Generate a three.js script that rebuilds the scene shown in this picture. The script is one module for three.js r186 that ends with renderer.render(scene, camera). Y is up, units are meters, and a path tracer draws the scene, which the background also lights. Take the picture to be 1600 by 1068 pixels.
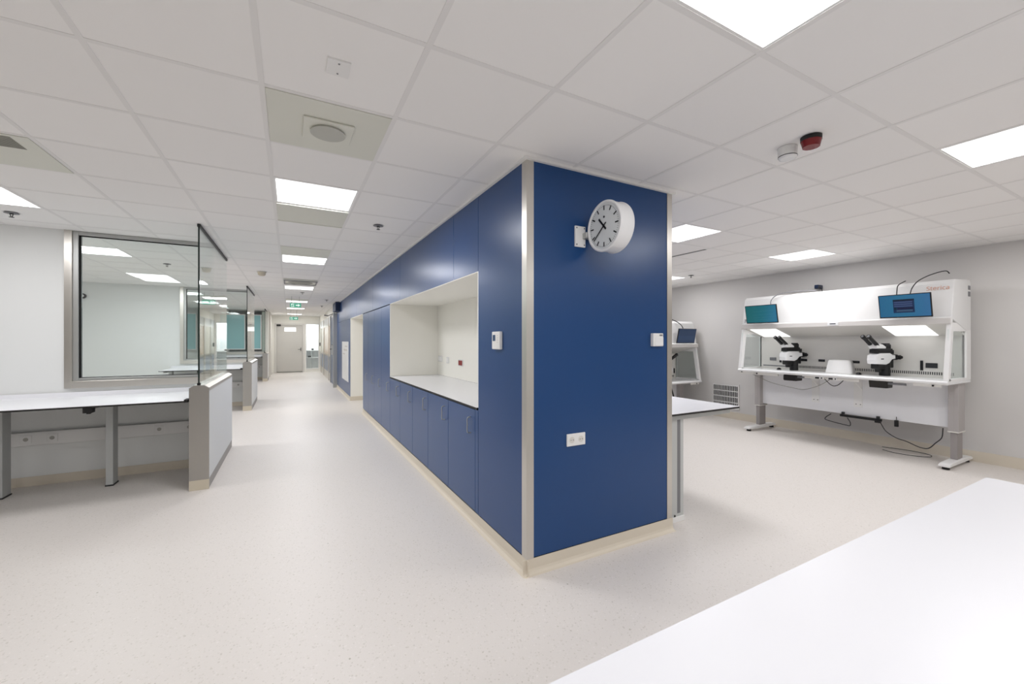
import * as THREE from 'three';
import { RoundedBoxGeometry } from 'three/addons/geometries/RoundedBoxGeometry.js';
import { mergeGeometries } from 'three/addons/utils/BufferGeometryUtils.js';
import { FontLoader } from 'three/addons/loaders/FontLoader.js';
import { TextGeometry } from 'three/addons/geometries/TextGeometry.js';
import { RectAreaLightUniformsLib } from 'three/addons/lights/RectAreaLightUniformsLib.js';

// ------------------------------------------------------------------ camera, light, exposure
const W = 1600, Hh = 1068, EYE = 1.49, CEIL = 2.658;
const scene = new THREE.Scene();
scene.background = new THREE.Color(0x202020);
const camera = new THREE.PerspectiveCamera(2 * Math.atan(534 / 644) * 180 / Math.PI, W / Hh, 0.05, 80);
camera.position.set(0, EYE, 0);
camera.rotation.y = -0.4946;
camera.setViewOffset(W, Hh, 0, 2, W, Hh);
camera.updateProjectionMatrix();
scene.add(camera);
const renderer = new THREE.WebGLRenderer({ antialias: true });
renderer.toneMapping = THREE.LinearToneMapping;
const EXPOSURE = 0.98, LAMP = 16;
renderer.toneMappingExposure = EXPOSURE;
renderer.shadowMap.enabled = true;
RectAreaLightUniformsLib.init();

// ------------------------------------------------------------------ helpers
// plan coordinates: u to the right (+x), v along the corridor (-z), h up (+y); metres
let seed = 7;
const rnd = () => { seed = (seed * 1664525 + 1013904223) >>> 0; return seed / 4294967296; };
const used = {};
const numbered = (n) => { const k = used[n] = (used[n] ?? -1) + 1; return k ? `${n}_${String(k).padStart(3, '0')}` : n; };
const asList = (g) => (Array.isArray(g) ? g : [g]);
function boxUV(g) {                                  // texture coordinates in metres, by the way each face looks
  const p = g.attributes.position, n = g.attributes.normal, uv = new Float32Array(p.count * 2);
  for (let i = 0; i < p.count; i++) {
    const ax = Math.abs(n.getX(i)), ay = Math.abs(n.getY(i)), az = Math.abs(n.getZ(i));
    if (ay >= ax && ay >= az) { uv[2 * i] = p.getX(i); uv[2 * i + 1] = p.getZ(i); }
    else if (ax >= az) { uv[2 * i] = p.getZ(i); uv[2 * i + 1] = p.getY(i); }
    else { uv[2 * i] = p.getX(i); uv[2 * i + 1] = p.getY(i); }
  }
  g.setAttribute('uv', new THREE.BufferAttribute(uv, 2));
  return g;
}
function join(list, keepUV) {
  const gs = asList(list).flat(3).map((g) => (g.index ? g.toNonIndexed() : g.clone()));
  for (const g of gs) for (const k of Object.keys(g.attributes)) if (!['position', 'normal', 'uv'].includes(k)) g.deleteAttribute(k);
  const m = gs.length > 1 ? mergeGeometries(gs) : gs[0];
  return keepUV ? m : boxUV(m);
}
function meshOf(name, geos, mat, keepUV) {
  const m = new THREE.Mesh(join(geos, keepUV), mat);
  m.name = name; m.castShadow = m.receiveShadow = true;
  return m;
}
const box = (w, h, d, x, y, z, r = 0) => (r ? new RoundedBoxGeometry(w, h, d, 2, r) : new THREE.BoxGeometry(w, h, d)).translate(x, y, z);
const B = (u0, u1, h0, h1, v0, v1, r = 0) => box(u1 - u0, h1 - h0, v1 - v0, (u0 + u1) / 2, (h0 + h1) / 2, -(v0 + v1) / 2, r);
const L = (x0, x1, y0, y1, z0, z1, r = 0) => box(x1 - x0, y1 - y0, z1 - z0, (x0 + x1) / 2, (y0 + y1) / 2, (z0 + z1) / 2, r);
const cyl = (r0, r1, h, x, y, z, axis = 'y', seg = 28) => {
  const g = new THREE.CylinderGeometry(r0, r1, h, seg);
  if (axis === 'x') g.rotateZ(Math.PI / 2); if (axis === 'z') g.rotateX(Math.PI / 2);
  return g.translate(x, y, z);
};
const tube = (pts, r, seg = 48, closed = false) => new THREE.TubeGeometry(new THREE.CatmullRomCurve3(pts.map((p) => new THREE.Vector3(...p)), closed, 'centripetal'), seg, r, 8, closed);
const rod = (a, b, r0, r1 = r0, seg = 20) => {
  const A = new THREE.Vector3(...a), C = new THREE.Vector3(...b), d = C.clone().sub(A);
  const g = new THREE.CylinderGeometry(r1, r0, d.length(), seg);
  g.applyQuaternion(new THREE.Quaternion().setFromUnitVectors(new THREE.Vector3(0, 1, 0), d.normalize()));
  return g.translate((A.x + C.x) / 2, (A.y + C.y) / 2, (A.z + C.z) / 2);
};
// a profile in the (z, y) plane, drawn out along x from x0 to x1
function prism(profile, x0, x1, bevel = 0) {
  const s = new THREE.Shape(profile.map(([z, y]) => new THREE.Vector2(-z, y)));
  const g = new THREE.ExtrudeGeometry(s, { depth: x1 - x0 - 2 * bevel, bevelEnabled: bevel > 0, bevelSize: bevel, bevelThickness: bevel, bevelOffset: -bevel, bevelSegments: 2, curveSegments: 8 });
  return g.translate(0, 0, bevel).rotateY(Math.PI / 2).translate(x0, 0, 0);
}
class Thing {
  constructor(name, label, category, at = [0, 0, 0], opt = {}) {
    this.at = at;
    const o = this.root = new THREE.Group();
    o.name = numbered(name); o.position.set(at[0], at[1], -at[2]); o.rotation.y = opt.turn ?? 0;
    if (label) o.userData.label = label;
    if (category) o.userData.category = category;
    if (opt.group) o.userData.group = opt.group;
    if (opt.kind) o.userData.kind = opt.kind;
    scene.add(o);
  }
  add(name, geos, mat, parent = this.root, o = {}) {      // geometry in the thing's own frame
    const m = meshOf(name, geos, mat, o.keepUV);
    if (o.label) m.userData.label = o.label;
    if (o.kind) m.userData.kind = o.kind;
    parent.add(m);
    return m;
  }
  abs(name, geos, mat, parent = this.root, o = {}) {      // geometry in plan coordinates
    const m = this.add(name, geos, mat, parent, o);
    m.geometry.translate(-this.at[0], -this.at[1], this.at[2]);
    return m;
  }
  copy(at, label) {
    const r = this.root.clone();
    r.name = numbered(this.root.name.replace(/_\d{3}$/, '')); r.position.set(at[0], at[1], -at[2]);
    if (label) r.userData.label = label;
    scene.add(r);
    return r;
  }
}
const struct = (name, geos, mat) => {
  if (!geos) { const s = new Thing(name, null, null, [0, 0, 0], { kind: 'structure' }); return s; }
  const m = meshOf(numbered(name), geos, mat); m.userData.kind = 'structure'; scene.add(m); return m;
};

// ------------------------------------------------------------------ materials
function noiseTexture(size, fn, repeat, srgb = true) {
  const d = new Uint8Array(size * size * 4);
  fn(d, size);
  const t = new THREE.DataTexture(d, size, size);
  t.wrapS = t.wrapT = THREE.RepeatWrapping; t.magFilter = THREE.LinearFilter; t.minFilter = THREE.LinearMipmapLinearFilter; t.generateMipmaps = true;
  if (srgb) t.colorSpace = THREE.SRGBColorSpace;
  t.repeat.set(repeat, repeat); t.needsUpdate = true;
  return t;
}
const floorTex = noiseTexture(1024, (d, n) => {
  for (let i = 0; i < n * n; i++) { const k = (rnd() - 0.5) * 4; d[4 * i] = 231 + k; d[4 * i + 1] = 225 + k; d[4 * i + 2] = 219 + k; d[4 * i + 3] = 255; }
  for (let s = 0; s < 5200; s++) {                      // scattered flecks of the vinyl, darker and lighter
    const x = Math.floor(rnd() * n), y = Math.floor(rnd() * n), r = 1 + Math.floor(rnd() * 3.4), t = rnd(), a = 4 + rnd() * 13;
    for (let i = -r; i <= r; i++) for (let j = -r; j <= r; j++) if (i * i + j * j * (0.6 + t) <= r * r) {
      const q = 4 * (((y + j + n) % n) * n + ((x + i + n) % n)), sgn = t < 0.62 ? -1 : 0.55;
      for (let c = 0; c < 3; c++) d[q + c] = Math.max(0, Math.min(255, d[q + c] + sgn * a * (c === 2 ? 1.15 : 1)));
    }
  }
}, 1 / 1.25);
const steelTex = noiseTexture(256, (d, n) => {
  for (let x = 0; x < n; x++) { const base = 200 + rnd() * 40; for (let y = 0; y < n; y++) { const i = 4 * (y * n + x), k = base + (rnd() - 0.5) * 10; d[i] = d[i + 1] = d[i + 2] = k; d[i + 3] = 255; } }
}, 4, false);
const std = (color, roughness, o = {}) => new THREE.MeshStandardMaterial({ color, roughness, ...o });
const M = {
  floor: std(0xffffff, 0.42, { map: floorTex }),
  skirting: std(0xded4c3, 0.5),
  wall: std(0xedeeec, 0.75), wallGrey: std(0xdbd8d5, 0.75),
  cream: std(0xf8f6ee, 0.7),
  tile: std(0xf9f7f5, 0.92), tileB: std(0xf7f5f3, 0.92), grid: std(0xeeecea, 0.6), slab: std(0xdddddd, 0.9),
  blue: std(0x114279, 0.3), blueDoor: std(0x13447b, 0.29), navy: std(0x0c2248, 0.5),
  gap: std(0x10161f, 0.9),
  steel: std(0xd4d0c9, 0.36, { metalness: 1, roughnessMap: steelTex }),
  alu: std(0xb9bab8, 0.42, { metalness: 0.85 }), aluPaint: std(0xc3c5c3, 0.5),
  greyMetal: std(0xdfdfd4, 0.5), greyDark: std(0x9b9b92, 0.6),
  laminate: std(0xefeff1, 0.32), laminateSide: std(0xdad8d5, 0.45), core: std(0x14110f, 0.6),
  white: std(0xf0efed, 0.4), whiteGloss: std(0xf3f3f3, 0.2), offWhite: std(0xdfdcd6, 0.5),
  black: std(0x0d0d0e, 0.5), rubber: std(0x080808, 0.8), darkGrey: std(0x2a2b2d, 0.5), midGrey: std(0x7d7d80, 0.5), column: std(0xb2adab, 0.45), columnDark: std(0x9c9694, 0.45),
  glassEdge: std(0x10241f, 0.2), red: std(0x8a1212, 0.3), redGlow: std(0x7a1015, 0.25), cable: std(0x2b2a2a, 0.6), cableLight: std(0x8f8c86, 0.6),
  glass: new THREE.MeshPhysicalMaterial({ color: 0xf7fbfa, roughness: 0, transmission: 1, ior: 1.5, thickness: 0 }),
  frosted: new THREE.MeshPhysicalMaterial({ color: 0xf1f5f6, roughness: 0.5, transmission: 0.7, ior: 1.4, thickness: 0 }),
  teal: std(0x9ccdd0, 0.12), warmPane: std(0xe3cfb8, 0.25), beige: std(0xd2c8b4, 0.6),
  lamp: std(0xffffff, 0.5, { emissive: 0xffffff, emissiveIntensity: 1.35 }),
  hoodLamp: std(0xffffff, 0.5, { emissive: 0xffffff, emissiveIntensity: 1.1 }),
  windowLit: std(0xffffff, 0.4, { emissive: 0xffffff, emissiveIntensity: 0.5 }),
  hood: std(0xe6e5e3, 0.42), endSteel: std(0xaba8a3, 0.42, { metalness: 1, roughnessMap: steelTex }), tableTop: std(0xe0e0e3, 0.34), benchTop: std(0xf8f8fb, 0.32), hole: std(0xb4b1aa, 0.5), shadedSkirting: std(0xaaa5a0, 0.5),
  coral: std(0xd7a48c, 0.5),
  lip: std(0xdcd8d4, 0.4),
};
function areaLight(u, h, v, w, d, L) {
  const a = new THREE.RectAreaLight(0xfcfcff, L, w, d);
  a.position.set(u, h, -v); a.rotation.x = -Math.PI / 2; scene.add(a);
  return a;
}
function screenMaterial(draw, w, h, glow) {
  const c = document.createElement('canvas'); c.width = w; c.height = h;
  draw(c.getContext('2d'), w, h);
  const t = new THREE.CanvasTexture(c); t.colorSpace = THREE.SRGBColorSpace; t.magFilter = THREE.LinearFilter;
  return glow ? new THREE.MeshStandardMaterial({ color: 0x050505, roughness: 0.25, emissive: 0xffffff, emissiveMap: t, emissiveIntensity: glow })
    : new THREE.MeshStandardMaterial({ map: t, roughness: 0.4 });
}

// ------------------------------------------------------------------ room shell
const UL = -6, UR = 7.45, VB = -3.4, VF = 22, VR = 7.0;         // left wall, right wall, wall behind, far end, back of right room
const CU = 1.33, CR = 2.655, CV = 2.269;                         // the blue core: corridor face, right face, end face
struct('floor', B(UL - 0.2, UR + 0.2, -0.12, 0, VB - 0.2, VF + 2.2), M.floor);
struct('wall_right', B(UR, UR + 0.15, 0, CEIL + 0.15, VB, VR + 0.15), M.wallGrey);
struct('wall_back', B(UL, UR, 0, CEIL + 0.15, VB - 0.15, VB), M.wall);
struct('wall_left', B(UL - 0.15, UL, 0, CEIL + 0.15, VB, VF), M.wall);
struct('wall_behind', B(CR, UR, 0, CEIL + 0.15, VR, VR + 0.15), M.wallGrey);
struct('wall_corridor_left', B(-0.95, -0.745, 0, CEIL + 0.1, 18.7, VF), M.cream);
struct('trim_1', [B(-0.86, -0.7, 0, CEIL, 19.6, 19.75), B(-0.80, -0.70, 0, CEIL, 20.9, 21.0)], M.offWhite);
struct('baseboard_right', [B(UR - 0.012, UR, 0, 0.13, VB, VR)], M.skirting);
struct('baseboard_behind', [B(CR, UR - 0.012, 0, 0.13, VR - 0.012, VR)], M.skirting);

// ------------------------------------------------------------------ ceiling of 600 mm tiles in a metal grid
const G0 = 0.487, GV = 0.997, P = 0.6;
const lightCells = [[1, -1], [5, -1], [5, 3], [9, 3], [9, 7], [5, 7], [-1, 4], [-1, 9], [-1, 15], [-1, 21], [-1, 26], [-1, 32], [-5, 6], [-5, 10], [-5, 14], [-5, 19], [-5, 24], [9, -1], [1, -5], [5, -5], [-1, -1], [-5, 1], [-1, -5], [-9, 6], [-9, 11], [-9, 1]];
const panelCells = [[-1, 2], [-1, 5], [-1, 8], [-1, 13], [-1, 20], [-4, 4]];
const key = (c) => c.join();
const taken = new Set([...lightCells, ...panelCells].map(key));
{
  const ceiling = struct('ceiling');
  ceiling.abs('ceiling_slab', [B(UL - 0.1, UR + 0.1, CEIL + 0.09, CEIL + 0.2, VB - 0.1, VF + 2.2)], M.slab);
  const bars = [];
  const i0 = Math.floor((UL - G0) / P), i1 = Math.ceil((UR - G0) / P), j0 = Math.floor((VB - GV) / P), j1 = Math.ceil((VF - GV) / P);
  const hw = 0.012;
  for (let i = i0; i <= i1; i++) {
    const u = G0 + i * P; if (u < UL || u > UR) continue;
    const vEnd = u > CU - 0.01 && u < CR + 0.01 ? CV : u >= CR ? VR : VF;
    bars.push(B(u - hw, u + hw, CEIL, CEIL + 0.03, VB, vEnd));
  }
  for (let j = j0; j <= j1; j++) {
    const v = GV + j * P; if (v < VB || v > VF) continue;
    if (v < CV) bars.push(B(UL, UR, CEIL + 0.0004, CEIL + 0.03, v - hw, v + hw));
    else { bars.push(B(UL, CU, CEIL + 0.0004, CEIL + 0.03, v - hw, v + hw)); if (v < VR) bars.push(B(CR, UR, CEIL + 0.0004, CEIL + 0.03, v - hw, v + hw)); }
  }
  ceiling.abs('ceiling_grid', bars, M.grid, ceiling.root, { kind: 'stuff' });
  const c = Math.cos(0.4946), s = Math.sin(0.4946), cells = [];
  const project = (u, v) => { const Z = u * s + v * c, X = u * c - v * s; return Z < 0.25 ? null : [800 + 644 * X / Z, 532 - 644 * (CEIL - EYE) / Z]; };
  for (let i = i0; i <= i1; i++) for (let j = j0; j <= j1; j++) {
    if (taken.has(key([i, j]))) continue;
    let u0 = G0 + i * P + hw, u1 = u0 + P - 2 * hw, v0 = GV + j * P + hw, v1 = v0 + P - 2 * hw;
    u0 = Math.max(u0, UL); u1 = Math.min(u1, UR); v0 = Math.max(v0, VB); v1 = Math.min(v1, VF);
    if (v0 > CV - 0.15) { if (v0 < CV) { if (u0 > CU && u1 < CR) v1 = Math.min(v1, CV); } else if (u0 > CU - 0.05 && u1 < CR + 0.05) continue; else if (u0 < CU && u1 > CU) u1 = CU; else if (u0 < CR && u1 > CR) u0 = CR; }
    if (u0 >= CR && v0 > VR) continue; if (u0 >= CR) v1 = Math.min(v1, VR);
    if (u1 - u0 < 0.03 || v1 - v0 < 0.03) continue;
    const q = [[u0, v0], [u1, v0], [u1, v1], [u0, v1]].map((p) => project(...p));
    let area = 0;
    if (q.every(Boolean)) {
      const on = q.some(([x, y]) => x > -150 && x < 1750 && y > -150) && Math.min(...q.map((p) => p[0])) < 1600 && Math.max(...q.map((p) => p[0])) > 0 && Math.max(...q.map((p) => p[1])) > 0;
      if (on) for (let k = 0; k < 4; k++) { const a = q[k], b = q[(k + 1) % 4]; area += (a[0] * b[1] - b[0] * a[1]) / 2; }
    }
    area = Math.abs(area);
    const mx = (u0 + u1) / 2, mv = (v0 + v1) / 2;                 // the core hides what lies behind it
    if (mv > CV && mx > CR && mx / mv < CR / CV) area *= 0.01;
    cells.push({ u0, u1, v0, v1, area });
  }
  cells.sort((a, b) => b.area - a.area);
  const full = {}, rest = [];
  cells.forEach((k, n) => {
    const w = k.u1 - k.u0, d = k.v1 - k.v0;
    if (n < 290) {
      const id = w.toFixed(3) + d.toFixed(3);
      const g = full[id] ??= join(box(w, 0.014, d, 0, 0.007, 0));
      const m = new THREE.Mesh(g, rnd() < 0.5 ? M.tile : M.tileB);
      m.name = 'ceiling_tile'; m.castShadow = m.receiveShadow = true;
      m.position.set((k.u0 + k.u1) / 2, CEIL + 0.002, -(k.v0 + k.v1) / 2);
      ceiling.root.add(m);
    } else rest.push(B(k.u0, k.u1, CEIL + 0.002, CEIL + 0.016, k.v0, k.v1));
  });
  ceiling.abs('ceiling_tile', rest, M.tile, ceiling.root, { kind: 'stuff' });
}
// white edge angle where the ceiling meets the core and the walls
struct('trim_2', [B(CU - 0.022, CU, CEIL - 0.014, CEIL + 0.002, CV - 0.022, VF), B(CU, CR + 0.022, CEIL - 0.014, CEIL + 0.002, CV - 0.022, CV), B(CR, CR + 0.022, CEIL - 0.014, CEIL + 0.002, CV, VR)], M.white);
struct('trim_3', [B(UR - 0.02, UR, CEIL - 0.004, CEIL + 0.002, VB, VR)], M.white);

// light panels: glowing diffuser in a frame, and an area light of the same size just below it
const cellAt = (i, j) => [G0 + (i + 0.5) * P, GV + (j + 0.5) * P];
const lightLabels = {
  '1,-1': 'large bright ceiling light panel cut by the top edge of the picture',
  '5,-1': 'bright ceiling light panel cut by the right edge, beyond the red alarm sounder',
  '5,3': 'bright ceiling light panel half hidden by the steel edge of the blue block',
  '9,3': 'small lit ceiling panel above the long microscope workstation',
  '9,7': 'farthest small light panel beside the ceiling of the right room, above the lower workstation',
  '-1,4': 'lit corridor ceiling panel with a plain grey panel directly behind it',
  '-1,9': 'second lit corridor ceiling panel with a plain grey panel in front of it',
  '-1,15': 'third lit corridor ceiling panel right behind the framed round air outlet',
  '-1,21': 'narrow-looking lit corridor panel just above the first green exit sign',
  '-1,26': 'distant lit corridor panel just below the first green exit sign',
  '-1,32': 'last lit corridor panel in front of the far door, above the second exit sign',
  '-5,6': 'lit ceiling panel cut by the left edge, before the first bay wall',
  '-5,10': 'lit ceiling panel seen through the top left corner of the first window',
  '-5,19': 'lit ceiling panel added to brighten the third bay, seen deep through the first window',  // this and the next panel are added to brighten the third bay
  '-5,24': 'last lit ceiling panel added to brighten the third bay, before the teal panes',
  '-5,14': 'second smaller lit ceiling panel seen through the first window',
};
{
  const proto = new Thing('ceiling_light', '', 'light', [0, 0, 0], { group: 'square ceiling light panels' });
  scene.remove(proto.root);
  proto.add('frame', [L(-0.288, 0.288, 0, 0.05, -0.288, -0.276), L(-0.288, 0.288, 0, 0.05, 0.276, 0.288), L(-0.288, -0.276, 0, 0.05, -0.276, 0.276), L(0.276, 0.288, 0, 0.05, -0.276, 0.276)], M.white);
  proto.add('diffuser', [L(-0.276, 0.276, 0.006, 0.014, -0.276, 0.276)], M.lamp);
  for (const [i, j] of lightCells) {
    const [u, v] = cellAt(i, j), lab = lightLabels[key([i, j])];
    const o = proto.root.clone(); o.name = used.ceiling_light === 0 && !scene.getObjectByName('ceiling_light') ? 'ceiling_light' : numbered('ceiling_light');
    o.position.set(u, CEIL + 0.002, -v); o.userData.label = lab ?? 'square ceiling light panel outside the photographed view'; if (!lab) o.userData.group = 'light panels outside the view';
    scene.add(o);
    areaLight(u, CEIL + 0.005, v, 0.55, 0.55, LAMP * (i === -1 && j >= 4 ? 1.5 : lab ? (i === -5 ? (j > 6 ? 1.3 : 0.82) : i === 1 ? 0.78 : 1.12) : i === 5 || i === 9 ? 1.0 : i === -9 && j > 6 ? 1.3 : 0.68));
  }
}
// grey metal panels and air outlets set into the grid
function ceilingPanel(name, cell, label, cat, drop, extra) {
  const [u, v] = cellAt(...cell);
  const t = new Thing(name, label, cat, [u, CEIL - drop, v], { group: 'grey metal inserts in the ceiling grid' });
  t.add('panel', L(-0.287, 0.287, 0, 0.02 + drop, -0.287, 0.287), M.greyMetal);
  if (extra) extra(t);
}
ceilingPanel('air_vent', [-1, 2], 'grey ceiling air panel with a raised square plate and round disc, nearest the camera', 'air vent', 0.004, (t) => {
  t.add('neck_plate', L(-0.125, 0.125, -0.01, 0, -0.12, 0.12, 0.004), M.greyMetal);
  t.add('disc', cyl(0.086, 0.09, 0.01, 0, -0.0155, 0), std(0xbdbdb4, 0.55));
});
ceilingPanel('metal_ceiling_panel', [-1, 5], 'plain grey metal ceiling panel directly behind the nearest corridor light', 'ceiling panel', 0.004, (t) => t.add('rim', [L(-0.287, 0.287, -0.004, 0, 0.27, 0.287), L(-0.287, 0.287, -0.004, 0, -0.287, -0.27)], M.greyMetal));
ceilingPanel('metal_ceiling_panel', [-1, 8], 'plain grey metal ceiling panel directly in front of the second corridor light', 'ceiling panel', 0.004);
ceilingPanel('metal_ceiling_panel', [-1, 20], 'distant plain grey metal ceiling panel just above the first exit sign', 'ceiling panel', 0.004);
ceilingPanel('air_outlet', [-1, 13], 'dropped square ceiling air outlet with a round dish, before the third corridor light', 'air vent', 0.03, (t) => {
  const f = 0.287, e = 0.264;
  t.add('frame', [L(-f, f, -0.012, 0, e, f), L(-f, f, -0.012, 0, -f, -e), L(-f, -e, -0.012, 0, -e, e), L(e, f, -0.012, 0, -e, e)], M.midGrey);
  t.add('dish', new THREE.LatheGeometry([[0, -0.03], [0.1, -0.028], [0.17, -0.016], [0.215, -0.004], [0.22, 0]].map((p) => new THREE.Vector2(...p)), 40), M.greyDark);
});
ceilingPanel('perforated_vent', [-4, 4], 'grey ceiling vent with a slotted square, cut by the left edge', 'air vent', 0.004, (t) => {
  const slots = [];
  for (let k = 0; k < 12; k++) slots.push(L(-0.24, 0.205, -0.003, 0, 0.085 + k * 0.0155, 0.091 + k * 0.0155));
  t.add('slots', slots, M.greyDark, t.root, { kind: 'stuff' });
});

// sprinklers, detectors, signs
function sprinkler(u, v, label) {
  const t = new Thing('sprinkler', label, 'sprinkler', [u, CEIL - 0.045, v], { group: 'ceiling sprinkler heads' });
  t.add('flange', cyl(0.042, 0.05, 0.007, 0, 0.0415, 0), M.midGrey);
  t.add('frame', [rod([-0.012, 0.04, 0], [-0.004, 0.006, 0], 0.003), rod([0.012, 0.04, 0], [0.004, 0.006, 0], 0.003), cyl(0.006, 0.009, 0.01, 0, 0.036, 0)], M.darkGrey);
  t.add('deflector', cyl(0.017, 0.017, 0.003, 0, 0.0035, 0), M.darkGrey);
}
sprinkler(0.79, 4.32, 'sprinkler head above the near half of the white niche, right of the nearest corridor light');
sprinkler(-2.234, 5.478, 'sprinkler head at the left edge below the cut-off light panel');
sprinkler(0.27, 11.2, 'tiny sprinkler head just behind the third corridor light');
sprinkler(0.93, 12.9, 'distant sprinkler head right of the first exit sign');
sprinkler(0.95, 15.2, 'farthest sprinkler head before the doors on the blue side of the corridor');
sprinkler(-1.642, 8.007, 'sprinkler head seen through the middle of the first window');
sprinkler(6.32, 4.97, 'sprinkler head close to the steel edge above the lower workstation');
{
  let t = new Thing('smoke_detector', 'round white smoke detector on the ceiling beside the red sounder', 'smoke detector', [2.655, CEIL - 0.07, 1.405]);
  t.add('housing', [cyl(0.052, 0.05, 0.055, 0, 0.0425, 0, 'y', 36)], M.white);
  t.add('base_ring', new THREE.LatheGeometry([[0.05, 0.015], [0.046, 0.004], [0.034, 0], [0, 0]].map((p) => new THREE.Vector2(...p)), 36), M.whiteGloss);
  t.add('slit', cyl(0.051, 0.051, 0.004, 0, 0.0155, 0), M.darkGrey);
  t = new Thing('alarm_sounder', 'small red and black fire alarm sounder on the ceiling', 'alarm', [2.63, CEIL - 0.06, 1.265]);
  t.add('base', cyl(0.052, 0.052, 0.024, 0, 0.048, 0, 'y', 36), M.black);
  t.add('lens', [cyl(0.051, 0.042, 0.036, 0, 0.018, 0, 'y', 36)], M.redGlow);
  t = new Thing('smoke_detector', 'beige domed detector on the corridor ceiling above the glass screens', 'smoke detector', [-0.416, CEIL - 0.075, 8.137]);
  t.add('housing', new THREE.LatheGeometry([[0, 0], [0.04, 0.004], [0.055, 0.02], [0.06, 0.05], [0.07, 0.075]].map((p) => new THREE.Vector2(...p)), 32), M.beige);
  t.add('base_ring', cyl(0.075, 0.075, 0.01, 0, 0.07, 0), M.offWhite);
  t = new Thing('cover_plate', 'small square white cover plate on the ceiling before the nearest air panel', 'cover plate', [0.183, CEIL - 0.006, 1.905]);
  t.add('plate', L(-0.046, 0.046, 0, 0.01, -0.056, 0.056, 0.002), M.white);
  for (const q of [-0.035, 0.035]) t.add('screw', cyl(0.004, 0.004, 0.002, 0.0, -0.001, q, 'y', 12), M.midGrey);
  t = new Thing('slot_diffuser', 'thin black slot in the ceiling tiles beside the steel edge of the blue block', 'air vent', [4.687, CEIL - 0.002, 3.75]);
  t.add('slot', L(-0.012, 0.012, 0, 0.006, -0.28, 0.28), M.black);
  t.add('rim', [L(-0.02, -0.012, -0.001, 0.006, -0.285, 0.285), L(0.012, 0.02, -0.001, 0.006, -0.285, 0.285)], M.alu);
}
const exitArt = (left) => (x, w, h) => {
  x.fillStyle = '#16a07c'; x.fillRect(0, 0, w, h);
  x.fillStyle = '#e9fff6';
  const k = h / 100;
  x.fillRect(22 * k, 14 * k, 50 * k, 74 * k);                       // doorway
  x.fillStyle = '#16a07c';
  x.beginPath(); x.arc(56 * k, 26 * k, 8 * k, 0, 7); x.fill();       // running figure
  x.lineWidth = 10 * k; x.strokeStyle = '#16a07c'; x.lineCap = 'round';
  for (const p of [[[50, 38], [44, 58]], [[44, 58], [56, 70], [50, 84]], [[44, 58], [34, 72], [26, 70]], [[50, 40], [62, 50], [70, 44]], [[49, 40], [38, 44], [34, 54]]]) { x.beginPath(); p.forEach((q, i) => (i ? x.lineTo(q[0] * k, q[1] * k) : x.moveTo(q[0] * k, q[1] * k))); x.stroke(); }
  x.fillStyle = '#e9fff6';
  if (left) {
    x.beginPath(); x.moveTo(150 * k, 10 * k); x.lineTo(185 * k, 10 * k); x.lineTo(185 * k, 90 * k); x.lineTo(150 * k, 90 * k); x.fill();
  } else {
    x.beginPath(); x.moveTo(185 * k, 50 * k); x.lineTo(145 * k, 16 * k); x.lineTo(145 * k, 38 * k); x.lineTo(105 * k, 38 * k); x.lineTo(105 * k, 62 * k); x.lineTo(145 * k, 62 * k); x.lineTo(145 * k, 84 * k); x.fill();
  }
};
function exitSign(u, h, v, w, hh, label) {
  const t = new Thing('exit_sign', label, 'exit sign', [u, h, v], { group: 'hanging exit signs' });
  t.add('housing', L(-w / 2, w / 2, 0, hh, -0.02, 0.02, 0.004), M.offWhite);
  const g = new THREE.PlaneGeometry(w * 0.96, hh * 0.94).translate(0, hh / 2, 0.0215);
  const face = screenMaterial(exitArt(false), 400, 200, 0.9);
  t.add('pictogram', g, face, t.root, { keepUV: true });
  for (const q of [-1, 1]) t.add('hanger', rod([q * w / 3, hh, 0], [q * w / 3, CEIL - h, 0], 0.005), M.alu);
}
exitSign(0.135, 2.365, 12.3, 0.27, 0.12, 'first green exit sign with running figure and arrow, hanging between corridor lights');
exitSign(0.14, 2.29, 18.0, 0.3, 0.12, 'second green exit sign, hanging just before the far grey door');

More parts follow.
